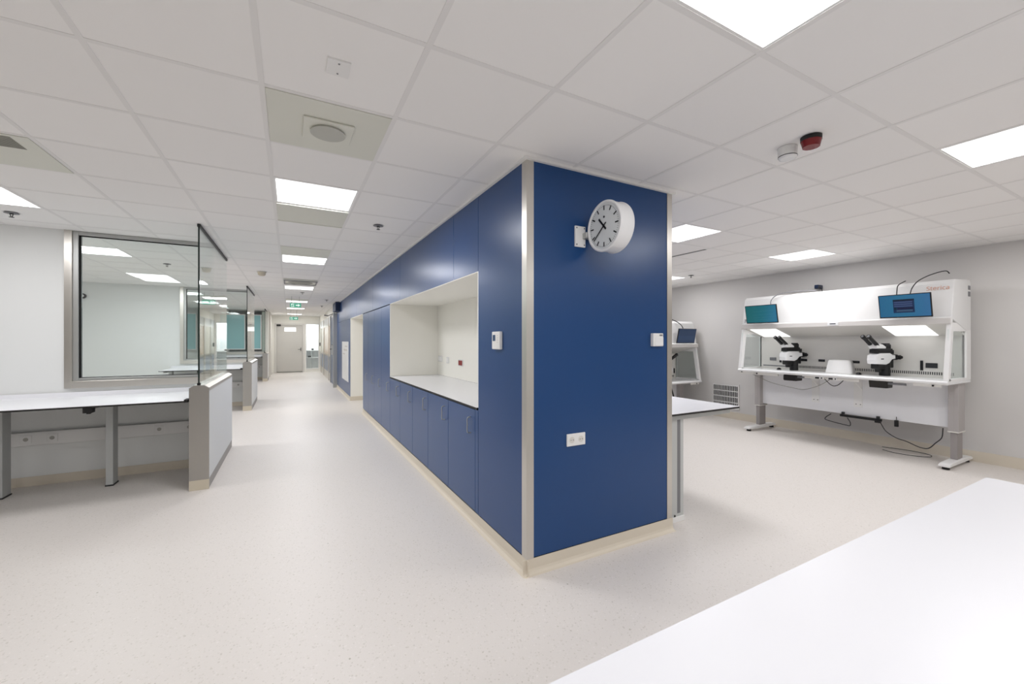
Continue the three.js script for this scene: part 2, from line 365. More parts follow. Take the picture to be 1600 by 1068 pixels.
// ------------------------------------------------------------------ the blue core
{
  const core = struct('wall_core');
  const inU = CU + 0.02, top = CEIL + 0.06;
  core.abs('core_block', [
    B(inU, CR - 0.02, 0.02, top, CV + 0.02, 3.05), B(inU, CR - 0.02, 2.06, top, 3.05, 14.2), B(2.10, CR - 0.02, 0.02, 2.06, 3.05, 8.95), B(2.3, CR - 0.02, 0.02, 2.06, 8.95, 10.935),
    B(inU, CR - 0.02, 0.02, 2.06, 10.955, 14.2)], M.gap);
  const zt = CEIL - 0.012, zb = 0.097, g = 0.002;
  core.abs('wall_panel', B(CU, inU, zb, zt, CV + 0.058, 3.037 - g, 0.002), M.blue);
  core.abs('wall_panel', B(CU + 0.052, CR - 0.052, zb, zt, CV, CV + 0.02, 0.002), M.blue);
  const js = [3.037, 3.6, 5.7, 7.8, 9.9, 12.0, 14.2];
  for (let k = 0; k < 6; k++) core.abs('wall_panel', B(CU, inU, 2.046, zt, js[k] + g, js[k + 1] - g, 0.002), M.blue);
  core.abs('wall_panel', B(CU, inU, zb, 2.042, 10.938, 14.2, 0.002), M.blue);
  core.abs('wall_panel', B(CR - 0.02, CR, zb, zt, CV + 0.058, VR, 0.002), M.blue);
  // steel corner guards with folded legs
  struct('trim_4', [B(CU - 0.003, CU + 0.051, zb - 0.004, zt, CV - 0.003, CV), B(CU - 0.003, CU, zb - 0.004, zt, CV, CV + 0.057)], M.steel);
  struct('trim_5', [B(CR - 0.051, CR + 0.003, zb - 0.004, zt, CV - 0.003, CV), B(CR, CR + 0.003, zb - 0.004, zt, CV, CV + 0.057)], M.steel);
  // coved vinyl skirting, set a little proud
  const cove = [[0, 0], [0, 0.093], [0.004, 0.093], [0.006, 0.03], [0.012, 0.014], [0.026, 0.004], [0.04, 0]];
  const along = (v0, v1) => prism(cove.map(([a, b]) => [a, b]), v0, v1).rotateY(0);
  // end face run (looks along -v): profile in (z, y), drawn along x
  struct('baseboard_end', prism(cove, CU - 0.03, CR + 0.01).translate(0, 0, -CV), M.skirting);
  const side = (v0, v1) => prism(cove, v0, v1).rotateY(-Math.PI / 2).translate(CU, 0, 0);
  struct('baseboard_core', [side(-8.95, -CV + 0.03).translate(0, 0, 0), side(-14.2, -10.935)].map((q) => q), M.skirting);
  // the niche above the worktop
  const niche = struct('wall_niche');
  niche.abs('niche_back', B(2.075, 2.1, 0.955, 2.046, 3.05, 6.345), M.cream);
  niche.abs('niche_side', B(CU + 0.001, 2.075, 0.955, 2.046, 3.035, 3.05), M.white);
  niche.abs('niche_side', B(CU + 0.001, 2.075, 0.955, 2.046, 6.33, 6.345), M.cream);
  niche.abs('niche_soffit', B(CU + 0.001, 2.075, 2.04, 2.06, 3.05, 6.33), M.cream);
  const alcove = struct('wall_alcove');
  alcove.abs('alcove_side', B(CU + 0.001, 2.3, 0, 2.04, 10.935, 10.955), M.cream);
  alcove.abs('alcove_side', B(CU + 0.02, 2.3, 0, 2.04, 8.955, 8.97), M.cream);
  alcove.abs('alcove_back', B(2.28, 2.3, 0, 2.04, 8.97, 10.935), M.cream);
  alcove.abs('alcove_soffit', B(CU + 0.001, 2.3, 2.035, 2.06, 8.95, 10.935), M.cream);
  struct('baseboard_alcove', [B(CU, 2.28, 0, 0.1, 10.915, 10.935), B(2.262, 2.28, 0, 0.1, 8.97, 10.915)], M.skirting);
}
// worktop and the cabinets under and beside it
{
  const w = new Thing('worktop', 'long white worktop with a dark edge in the niche of the blue block', 'worktop', [CU - 0.006, 0.932, 4.695]);
  w.abs('core_edge', B(CU - 0.006, 2.075, 0.932, 0.95, 3.052, 6.338, 0.002), M.core);
  w.abs('surface', B(CU - 0.005, 2.075, 0.9501, 0.9535, 3.053, 6.337), M.laminate);
}
const handle = (x, y0, y1) => {      // a bent bar on two feet, standing off the door's face at z = 0
  const d = 0.032, r = 0.014;
  return [tube([[x, y0, 0], [x, y0, d - r], [x, y0 + 0.004, d - 0.004], [x, y0 + r, d], [x, (y0 + y1) / 2, d], [x, y1 - r, d], [x, y1 - 0.004, d - 0.004], [x, y1, d - r], [x, y1, 0]], 0.0052, 56)];
};
function cabinetUnit(name, label, group, v0, hTop, hHandle) {
  // own frame: x along the corridor (+x = towards the camera), z out of the door, y up
  const t = new Thing(name, label, 'cabinet', [CU, 0.097, v0 + 0.325], { turn: -Math.PI / 2, group });
  const H = hTop - 0.097;
  t.add('carcass', L(-0.3245, 0.3245, 0, H, -0.62, -0.021), M.gap);
  const d = t.add('door', L(-0.3225, 0.3225, 0.002, H - 0.003, -0.02, 0, 0.002), M.blueDoor);
  t.add('handle', handle(0.235, hHandle - 0.097 - 0.065, hHandle - 0.097 + 0.065), M.alu, d, { label: 'bent metal bar handle' });
  return t;
}
{
  const ord = ['nearest the camera', 'second from the camera', 'middle one of the five', 'fourth from the camera', 'farthest, next to the tall cabinets'];
  const b = cabinetUnit('base_cabinet', `blue base cabinet under the white worktop, ${ord[0]}`, 'base cabinets under the worktop', 3.1, 0.93, 0.79);
  for (let k = 1; k < 5; k++) b.copy([CU, 0.097, 3.1 + 0.65 * k + 0.325], `blue base cabinet under the white worktop, ${ord[k]}`);
  const to = ['right beside the white niche', 'second from the white niche', 'third from the white niche', 'last one, beside the cream doorway recess'];
  const c = cabinetUnit('tall_cabinet', `tall blue cabinet ${to[0]}`, 'tall cabinets beside the niche', 6.35, 2.036, 0.79);
  for (let k = 1; k < 4; k++) c.copy([CU, 0.097, 6.35 + 0.65 * k + 0.325], `tall blue cabinet, ${to[k]}`);
  struct('trim_6', B(CU, CU + 0.02, 0.097, 0.93, 3.041, 3.097), M.blueDoor);
}
// things on the core
{
  let t = new Thing('thermostat', 'white room controller with a small blue display on the blue wall beside the niche', 'controller', [CU, 1.43, 2.667]);
  t.abs('housing', B(CU - 0.026, CU, 1.428, 1.556, 2.605, 2.73, 0.006), M.white);
  t.abs('display', B(CU - 0.0275, CU - 0.02, 1.488, 1.532, 2.672, 2.712), std(0x274a74, 0.2));
  for (let k = 0; k < 4; k++) t.abs('button', B(CU - 0.028, CU - 0.02, 1.475 + k * 0.016, 1.483 + k * 0.016, 2.63, 2.645, 0.001), M.offWhite);
  t = new Thing('wall_sensor', 'white box sensor on the blue end face near its right steel edge', 'sensor', [2.478, 1.447, CV]);
  t.abs('housing', B(2.424, 2.532, 1.447, 1.547, CV - 0.03, CV, 0.005), M.white);
  t.abs('display', B(2.49, 2.522, 1.526, 1.538, CV - 0.031, CV - 0.02), M.midGrey);
  t.abs('cover', B(2.445, 2.53, 1.452, 1.518, CV - 0.033, CV - 0.02, 0.003), M.whiteGloss);
  const socket = (label, at, n, box3, face) => {
    const s = new Thing('wall_socket', label, 'socket', at);
    s.abs('plate', box3, M.white);
    face(s);
  };
  socket('white double socket low on the blue end face', [1.715, 0.778, CV], 2, B(1.638, 1.792, 0.778, 0.861, CV - 0.012, CV, 0.004), (s) => {
    for (const u of [1.677, 1.753]) {
      s.abs('insert', [new THREE.CylinderGeometry(0.021, 0.021, 0.004, 28).rotateX(Math.PI / 2).translate(u, 0.82, -CV + 0.0125)], M.offWhite);
      s.abs('hole', [-0.009, 0.009].map((k) => cyl(0.0028, 0.0028, 0.003, u + k, 0.82, -CV + 0.0145, 'z', 12)), M.darkGrey);
    }
  });
  const sq = (label, v, h, w, mat) => {
    const s = new Thing('wall_socket', label, 'socket', [2.075, h, v]);
    s.abs('plate', B(2.063, 2.075, h - 0.045, h + 0.045, v - w / 2 - 0.006, v + w / 2 + 0.006, 0.003), M.whiteGloss);
    s.abs('insert', B(2.058, 2.07, h - 0.034, h + 0.034, v - w / 2 + 0.006, v - 0.004, 0.003), mat);
    s.abs('insert', B(2.058, 2.07, h - 0.034, h + 0.034, v + 0.004, v + w / 2 - 0.006, 0.003), mat);
  };
  sq('dark red double socket in the white niche', 5.32, 1.185, 0.15, M.red);
  sq('small white socket in the niche, left of the red socket', 5.85, 1.2, 0.08, M.white);
  sq('white double socket in the back corner of the niche', 6.2, 1.21, 0.16, M.white);
  t = new Thing('service_panel', 'tall white panel with faint grey print on the blue wall past the recess', 'panel', [CU, 0.43, 11.94]);
  t.abs('board', B(CU - 0.02, CU - 0.0005, 0.43, 1.465, 11.25, 12.62, 0.004), M.white);
  t.abs('print', [B(CU - 0.0215, CU - 0.019, 1.32, 1.36, 11.4, 11.9), B(CU - 0.0215, CU - 0.019, 1.22, 1.27, 11.45, 12.2), B(CU - 0.0215, CU - 0.019, 1.12, 1.15, 11.9, 12.4)], std(0xdcd7d2, 0.6));
}
// the double-sided clock on its wall arm
{
  const cu = 1.777, ch = 2.228, cv = 2.055, R = 0.165, T = 0.112;
  const t = new Thing('wall_clock', 'round white double-sided clock on a bracket on the blue end face', 'clock', [cu + T / 2, ch, cv]);
  const lathe = (pts, flip) => { const g = new THREE.LatheGeometry(pts.map((p) => new THREE.Vector2(...p)), 72); return g.rotateZ(flip ? -Math.PI / 2 : Math.PI / 2); };
  t.add('drum', [lathe([[0.146, -0.05], [0.1485, -0.056], [0.158, -0.057], [0.164, -0.053], [0.165, -0.047], [0.1605, -0.044], [0.1605, 0.044], [0.165, 0.047], [0.164, 0.053], [0.158, 0.057], [0.1485, 0.056], [0.146, 0.05]])], M.whiteGloss);
  for (const s of [-1, 1]) {
    const x = s * 0.0495, dial = t.add('dial', cyl(0.149, 0.149, 0.003, x, 0, 0, 'x', 72), std(0xe6e9e9, 0.4));
    const marks = [], ticks = [];
    for (let k = 0; k < 60; k++) {
      const a = k * Math.PI / 30, big = k % 5 === 0;
      const g = big ? new THREE.BoxGeometry(0.002, 0.03, 0.0085) : new THREE.BoxGeometry(0.0016, 0.008, 0.0022);
      g.translate(x + s * 0.002, big ? 0.118 : 0.13, 0).rotateX(s * a);
      (big ? marks : ticks).push(g);
    }
    t.add('hour_mark', marks, M.black, dial, { kind: 'stuff' }); t.add('minute_mark', ticks, M.midGrey, dial, { kind: 'stuff' });
    t.add('emblem', [new THREE.BoxGeometry(0.0016, 0.012, 0.012).rotateX(Math.PI / 4).translate(x + s * 0.002, 0.06, 0)], M.black, dial);
    const hand = (len, tail, w, a, off) => new THREE.BoxGeometry(0.002, len + tail, w).translate(x + s * off, (len - tail) / 2, 0).rotateX(s * a);
    const dir = 1;
    t.add('hour_hand', hand(0.072, 0.03, 0.012, dir * -(10.62 / 12) * 2 * Math.PI, 0.005), M.black, dial);
    t.add('minute_hand', hand(0.122, 0.03, 0.007, dir * -(38.3 / 60) * 2 * Math.PI, 0.008), M.black, dial);
  }
  t.abs('bracket_plate', [B(1.704, 1.792, 2.13, 2.272, CV - 0.014, CV, 0.004)], M.white);
  t.abs('screw', [[1.716, 2.145], [1.78, 2.145], [1.716, 2.258], [1.78, 2.258]].map(([a, b]) => cyl(0.005, 0.005, 0.003, a, b, -CV + 0.015, 'z', 12)), M.midGrey);
  t.abs('arm', [B(1.765, 1.835, 2.185, 2.225, cv + R - 0.006, CV - 0.01, 0.004)], M.alu);
}

// ------------------------------------------------------------------ far end of the corridor
{
  const far = struct('wall_far');
  const b = (u0, u1, h0, h1) => B(u0, u1, h0, h1, VF, VF + 0.12);
  far.abs('wall_piece', [b(-0.95, 0.67, 2.3, CEIL + 0.1), b(-0.95, -0.62, 0, 2.3), b(0.6, 0.69, 0, 2.3), b(0.67, 1.5, 2.3, CEIL + 0.1), b(0.69, 1.24, 0, 0.13), b(1.24, 1.5, 0, 2.3)], M.cream);
  const d = struct('door_1');
  d.abs('door_frame', [B(-0.62, -0.54, 0, 2.3, VF - 0.03, VF + 0.1), B(0.54, 0.62, 0, 2.3, VF - 0.03, VF + 0.1), B(-0.54, 0.54, 2.22, 2.3, VF - 0.03, VF + 0.1)], M.offWhite);
  d.abs('door_leaf', B(-0.535, 0.535, 0.01, 2.215, VF + 0.02, VF + 0.07), std(0xcfccc6, 0.5));
  d.abs('door_window', B(-0.22, 0.26, 1.92, 2.11, VF + 0.008, VF + 0.024), M.windowLit);
  d.abs('door_closer', B(-0.54, -0.36, 2.17, 2.25, VF - 0.05, VF + 0.02, 0.008), M.black);
  const h = d.abs('door_handle', [B(0.45, 0.475, 1.0, 1.16, VF - 0.012, VF + 0.02, 0.003), rod([0.46, 1.08, -VF + 0.01], [0.46, 1.08, -VF + 0.06], 0.01), rod([0.46, 1.08, -VF + 0.06], [0.34, 1.08, -VF + 0.06], 0.01)], M.darkGrey);
  d.abs('kick_plate', B(-0.52, 0.52, 0.012, 0.05, VF + 0.012, VF + 0.022), M.greyDark);
  const p = struct('window_pass_through');
  p.abs('room_shell', [B(0.55, 1.4, 0.0, 2.5, VF + 1.4, VF + 1.5), B(0.5, 0.6, 0, 2.5, VF + 0.12, VF + 1.4), B(1.36, 1.46, 0, 2.5, VF + 0.12, VF + 1.4), B(0.5, 1.46, 2.45, 2.55, VF + 0.12, VF + 1.5)], M.whiteGloss);
  p.abs('window_frame', [B(0.67, 0.7, 0.13, 2.3, VF - 0.02, VF + 0.1), B(1.22, 1.25, 0.13, 2.3, VF - 0.02, VF + 0.1), B(0.7, 1.22, 2.27, 2.3, VF - 0.02, VF + 0.1), B(0.7, 1.22, 0.13, 0.17, VF - 0.02, VF + 0.1)], M.white);
  p.abs('glass_pane', B(0.7, 1.22, 0.17, 2.27, VF + 0.05, VF + 0.052), M.glass);
  areaLight(0.98, 2.44, VF + 0.75, 0.6, 0.9, 9);
  const l = new Thing('ceiling_light', 'glowing ceiling panel in the small bright room past the far door', 'light', [0.98, 2.444, VF + 0.75]);
  l.add('diffuser', L(-0.3, 0.3, 0, 0.006, -0.45, 0.45), M.lamp);
  l.add('frame', [L(-0.32, -0.3, -0.002, 0.006, -0.45, 0.45), L(0.3, 0.32, -0.002, 0.006, -0.45, 0.45)], M.white);
  const s = new Thing('wall_shelf', 'two-level white shelf in the small bright room right of the far door', 'shelf', [0.98, 0.6, VF + 1.0]);
  s.abs('shelf_board', B(0.6, 1.36, 0.98, 1.02, VF + 1.05, VF + 1.4), M.white); s.abs('shelf_board', B(0.6, 1.36, 0.62, 0.66, VF + 1.05, VF + 1.4), M.white);
  s.abs('upright', B(0.96, 0.99, 0, 0.98, VF + 1.06, VF + 1.09), M.aluPaint);
  const k = (lab, u, h0, w) => { const o = new Thing('desk_device', lab, 'device', [u, h0, VF + 1.15], { group: 'dark devices on the far shelf' }); o.add('body', L(-w, w, 0, 0.07, -0.05, 0.05, 0.012), M.black); o.add('foot', L(-w * 0.7, w * 0.7, -0.001, 0.004, -0.04, 0.04), M.darkGrey); };
  k('small dark device on the lower board of the far white shelf', 0.88, 0.661, 0.07); k('small dark device on the upper board of the far white shelf', 1.02, 1.021, 0.05);
}
{ // doors and glazing along the blue side
  const U = CU;
  const post = struct('trim_7', [B(1.22, 1.33, 0, 2.36, 14.2, 14.33)], M.alu);
  const n = new Thing('door_operator', 'navy box housing under the ceiling where the blue wall ends at the steel post', 'housing', [1.27, 2.38, 13.6]);
  n.abs('housing', B(1.2, 1.329, 2.385, 2.64, 13.3, 14.18, 0.005), M.navy);
  n.abs('end_cap', B(1.2, 1.299, 2.385, 2.64, 14.182, 14.2), M.aluPaint);
  const d = struct('door_2');
  d.abs('door_closer', [rod([1.26, 2.37, -14.3], [1.14, 2.33, -15.2], 0.014), rod([1.14, 2.33, -15.2], [1.06, 2.37, -15.6], 0.02)], M.darkGrey);
  d.abs('door_leaf', B(1.3, 1.34, 0.01, 2.3, 14.36, 16.0), std(0x6f7c92, 0.4));
  d.abs('door_frame', [B(1.27, 1.37, 0, 2.36, 16.0, 16.12), B(1.3, 1.34, 2.3, 2.36, 14.33, 16.12)], M.alu);
  d.abs('handle_plate', B(1.285, 1.3, 1.0, 1.36, 15.3, 15.75, 0.003), M.aluPaint);
  d.abs('door_handle', [rod([1.29, 1.2, -15.6], [1.23, 1.2, -15.6], 0.012), rod([1.23, 1.2, -15.6], [1.23, 1.2, -15.3], 0.012), B(1.283, 1.286, 1.34, 1.36, 15.3, 15.75), B(1.283, 1.286, 1.0, 1.36, 15.73, 15.75), B(1.283, 1.286, 1.0, 1.36, 15.3, 15.32)], M.black);
  const w = struct('window_corridor');
  w.abs('window_frame', [B(1.28, 1.36, 0, 2.36, 16.9, 17.05), B(1.28, 1.36, 0, 2.36, 19.5, 19.7), B(1.28, 1.36, 0, 2.36, 21.0, 21.1), B(1.29, 1.35, 2.05, 2.12, 16.12, VF), B(1.29, 1.35, 0.9, 0.97, 16.12, VF)], M.steel);
  w.abs('window_pane', B(1.31, 1.33, 0.97, 2.05, 16.12, 19.6), M.warmPane);
  w.abs('window_pane', B(1.31, 1.33, 0.97, 2.05, 19.6, VF), M.greyMetal);
  w.abs('lower_panel', B(1.31, 1.34, 0.3, 0.9, 16.12, VF), std(0x8f98a8, 0.4));
  w.abs('kick_plate', B(1.3, 1.34, 0.0, 0.3, 16.12, VF), M.steel);
  const dots = [];
  for (let k = 0; k < 14; k++) for (let q = 0; q < 4; q++) dots.push(new THREE.CircleGeometry(0.022, 10).rotateY(-Math.PI / 2).translate(1.298, 2.16 + q * 0.05 + (k % 2) * 0.025, -(15.9 + k * 0.36)));
  w.abs('transom', B(1.3, 1.34, 2.12, 2.38, 16.12, VF), M.frosted);
  w.abs('transom_dots', dots, M.white, w.root, { kind: 'stuff' });
  struct('wall_over_doors', B(1.3, 1.5, 2.38, CEIL + 0.1, 14.2, VF), M.cream);
  struct('wall_beyond', B(1.36, 1.5, 0, 2.38, 14.2, VF), M.cream);
  const r = new Thing('card_reader', 'small black card reader on the frame at the end of the corridor', 'card reader', [1.255, 1.3, 21.6]);
  r.abs('body', B(1.245, 1.285, 1.24, 1.4, 21.5, 21.62, 0.008), M.black); r.abs('face', B(1.242, 1.25, 1.33, 1.37, 21.52, 21.6), M.darkGrey);
}

// ------------------------------------------------------------------ bays on the left of the corridor
const bayWords = ['first', 'second', 'third'];
function bay(k, V0, wallV, vEnd, glassEnd, sillH) {
  const U0 = -0.877, U1 = -0.715, ug = -0.8, word = bayWords[k];
  // low wall with steel end and cap
  const lw = struct('wall_low_' + (k + 1));
  const prof = [[U0, 0.1], [U0, 1.018], [-0.838, 1.044], [-0.754, 1.044], [U1, 1.018], [U1, 0.1]];
  const shape = (ps) => new THREE.Shape(ps.map(([a, b]) => new THREE.Vector2(a, b)));
  const ex = (ps, v0, v1) => new THREE.ExtrudeGeometry(shape(ps), { depth: v1 - v0, bevelEnabled: false }).translate(0, 0, -v1);
  lw.abs('end_cap', ex(prof, V0, V0 + 0.02), M.endSteel);
  lw.abs('top_cap', ex([[U0, 0.985], [U0, 1.018], [-0.838, 1.044], [-0.754, 1.044], [U1, 1.018], [U1, 0.985]], V0 + 0.02, vEnd), M.steel);
  lw.abs('side_panel', B(U0, U1 - 0.002, 0.1, 0.985, V0 + 0.02, vEnd), M.wall);
  lw.abs('end_skirting', B(U0, U1, 0, 0.1, V0, V0 + 0.02), M.beige);
  lw.abs('skirting', B(U0, U1 - 0.004, 0, 0.1, V0 + 0.02, vEnd), M.shadedSkirting);  // side skirting in a grey that carries the shade of the base gap
  // frameless glass screen standing on it
  const g = new Thing('glass_screen', `frameless glass screen standing on the ${['nearest', 'second', 'farthest'][k]} steel-capped low wall`, 'glass screen', [ug, 1.044, V0 + 1], { group: 'glass screens on the low walls' });
  g.abs('pane', B(ug - 0.005, ug + 0.005, 1.05, 2.638, V0 + 0.022, glassEnd), M.glass);
  g.abs('edge_strip', B(ug - 0.0065, ug + 0.0065, 1.05, 2.638, V0 + 0.012, V0 + 0.024), M.glassEdge);
  g.abs('top_rail', [B(ug - 0.013, ug + 0.013, 2.63, 2.657, V0 + 0.008, glassEnd)], M.darkGrey);
  g.abs('clamp', [B(ug - 0.014, ug + 0.014, 1.0445, 1.068, V0 + 0.006, V0 + 0.03, 0.003)], M.rubber);
  // bay wall: solid on the left, a large window on the right
  const wl = struct('wall_bay_' + (k + 1));
  wl.abs('wall_piece', [B(UL, -2.03, 0, CEIL + 0.1, wallV, wallV + 0.14), B(-2.03, -0.88, 0, sillH - 0.02, wallV, wallV + 0.14)], M.wall);
  wl.abs('steel_post', B(-2.09, -2.03, 0.985, CEIL, wallV - 0.02, wallV), M.steel);
  struct('baseboard_bay_' + (k + 1), B(UL, -0.88, 0, 0.095, wallV - 0.012, wallV), M.skirting);
  const w = struct('window_' + (k + 1)), a = -2.03, b = -0.81, z = wallV;
  w.abs('window_frame', [B(a, a + 0.045, sillH, CEIL, z, z + 0.1, 0.003), B(a + 0.045, b, CEIL - 0.04, CEIL, z, z + 0.1, 0.003), B(a + 0.045, b, sillH, sillH + 0.03, z, z + 0.1, 0.003)], M.alu);
  w.abs('gasket', [B(a + 0.045, a + 0.056, sillH + 0.03, CEIL - 0.04, z + 0.02, z + 0.04), B(a + 0.045, b, CEIL - 0.048, CEIL - 0.04, z + 0.02, z + 0.04), B(a + 0.045, b, sillH + 0.03, sillH + 0.037, z + 0.02, z + 0.04)], M.rubber);
  w.abs('glass_pane', B(a + 0.056, b, sillH + 0.037, CEIL - 0.048, z + 0.028, z + 0.034), M.glass);
  w.abs('window_sill', B(-2.03, U0, 0.985, sillH, z - 0.035, z, 0.004), M.steel);
  // bench along the bay wall
  const d = new Thing('wall_bench', `white lab bench with black edge along the ${word} bay wall`, 'bench', [-2.1, 0, wallV - 0.5], { group: 'lab benches in the bays' });
  const uW = k ? -2.24 : -3.3, vf = wallV - 1.0, vb = wallV - 0.012, uE = U0 - 0.004;
  d.abs('bench_top', B(uW, uE, 0.9, 0.904, vf + 0.002, vb), M.benchTop);
  d.abs('core_edge', B(uW, uE, 0.886, 0.9, vf, vb), M.core);
  d.abs('end_strip', B(uE - 0.03, uE, 0.884, 0.912, vf - 0.002, vf + 0.12), M.core);
  d.abs('upstand', B(uW, uE, 0.904, 0.946, vb - 0.018, vb), M.benchTop);
  for (const u of k ? [-1.628, -2.18] : [-1.628, -2.405, -3.2]) {
    const leg = d.abs('leg', B(u - 0.029, u + 0.029, 0.012, 0.886, wallV - 0.39, wallV - 0.25, 0.004), M.aluPaint);
    d.abs('foot', B(u - 0.033, u + 0.033, 0, 0.012, wallV - 0.395, wallV - 0.245), M.darkGrey, leg);
    d.abs('bracket', B(u - 0.02, u + 0.02, 0.852, 0.886, vf + 0.15, wallV - 0.05), M.aluPaint, leg);
  }
  // cable trunking with sockets
  const t = new Thing('cable_trunking', `pale cable trunking with sockets under the ${word} wall bench`, 'trunking', [-1.9, 0.42, wallV], { group: 'cable trunkings under the benches' });
  t.abs('channel', B(uW + 0.1, U0 - 0.002, 0.422, 0.556, wallV - 0.06, wallV, 0.004), M.white);
  t.abs('lid', B(uW + 0.1, U0 - 0.002, 0.44, 0.538, wallV - 0.063, wallV - 0.058), M.white);
  for (const u of k ? [-1.85, -1.3, -1.03] : [-2.35, -2.16, -1.3, -1.03]) {
    const s = t.abs('socket', B(u - 0.04, u + 0.04, 0.45, 0.528, wallV - 0.069, wallV - 0.062, 0.002), M.white);
    t.abs('hole', [cyl(0.019, 0.019, 0.002, u, 0.489, -wallV + 0.0695, 'z'), ...[-0.009, 0.009].map((q) => cyl(0.003, 0.003, 0.002, u + q, 0.489, -wallV + 0.0712, 'z', 10))], M.hole, s);
  }
  const bx = new Thing('junction_box', `small black box under the front edge of the ${word} wall bench`, 'box', [-1.6, 0.83, vf + 0.04], { group: 'black boxes under the benches' });
  bx.abs('body', B(-1.64, -1.575, 0.836, 0.886, vf + 0.02, vf + 0.09, 0.004), M.black);
  bx.abs('plug', B(-1.62, -1.595, 0.826, 0.84, vf + 0.04, vf + 0.07), M.rubber);
}
bay(0, 5.1, 6.07, 7.0, 7.15, 1.06);
bay(1, 10.4, 11.28, 12.2, 12.4, 1.06);
bay(2, 17.6, 18.55, 18.7, 18.7, 1.06);
{ // teal panes and pillars in the third bay's wall, seen through the windows
  const w = struct('window_teal'), z = 18.4;
  for (const [a, b] of [[-4.4, -2.97], [-2.25, -1.5], [-1.25, -0.98]]) {
    w.abs('window_pane', B(a, b, 1.19, 2.45, z + 0.02, z + 0.05), M.teal);
    w.abs('window_frame', [B(a - 0.03, a, 1.16, 2.48, z, z + 0.06), B(b, b + 0.03, 1.16, 2.48, z, z + 0.06), B(a, b, 1.16, 1.19, z, z + 0.06), B(a, b, 2.45, 2.48, z, z + 0.06)], M.white);
  }
  struct('wall_pillars', [B(-2.86, -2.55, 0, CEIL, z - 0.12, z)], M.beige);
  const c = new Thing('wall_camera', 'small dark round camera high on the wall seen through the first window', 'camera', [-3.62, 2.38, 11.28]);
  c.add('housing', cyl(0.05, 0.05, 0.05, 0, 0, 0.025, 'z'), M.darkGrey); c.add('lens', cyl(0.024, 0.028, 0.012, 0, 0, 0.056, 'z'), M.white);
}

// ------------------------------------------------------------------ tables
function table(name, label, u0, u1, v0, v1, legs) {
  const t = new Thing(name, label, 'table', [(u0 + u1) / 2, 0, (v0 + v1) / 2]);
  t.abs('table_top', B(u0 + 0.001, u1 - 0.001, 0.9, 0.9035, v0 + 0.001, v1 - 0.001), M.tableTop);
  t.abs('core_edge', B(u0, u1, 0.886, 0.9, v0, v1), M.core);
  t.abs('apron', [B(u0 + 0.05, u1 - 0.06, 0.84, 0.886, v0 + 0.05, v0 + 0.09), B(u0 + 0.05, u1 - 0.06, 0.84, 0.886, v1 - 0.09, v1 - 0.05), B(u1 - 0.1, u1 - 0.06, 0.84, 0.886, v0 + 0.09, v1 - 0.09), B(u0 + 0.05, u0 + 0.09, 0.84, 0.886, v0 + 0.09, v1 - 0.09)], M.aluPaint);
  for (const [u, v] of legs) {
    const l = t.abs('leg', B(u - 0.07, u + 0.072, 0.03, 0.84, v - 0.03, v + 0.03, 0.003), M.aluPaint);
    t.abs('groove', B(u - 0.004, u + 0.034, 0.07, 0.84, v - 0.0305, v - 0.02), M.midGrey, l);
    t.abs('foot', [B(u - 0.075, u + 0.078, 0, 0.045, v - 0.036, v + 0.036, 0.004)], M.white, l);
    t.abs('bolt', cyl(0.008, 0.008, 0.004, u - 0.035, 0.055, -v + 0.034, 'z', 12), M.black, l);
  }
}
table('lab_table', 'white high table with black edge standing against the right side of the blue block', 2.66, 3.55, 2.285, 4.7, [[2.81, 2.37], [3.4, 4.5], [2.81, 4.5]]);
table('lab_table', 'large bright white table top filling the lower right corner', 0.22, 2.635, -0.33, 0.592, [[0.4, -0.2], [2.5, -0.2], [0.4, 0.48], [2.5, 0.48]]);

// ------------------------------------------------------------------ microscope workstations
const font = await new FontLoader().loadAsync('fonts/droid/droid_sans_regular.typeface.json');
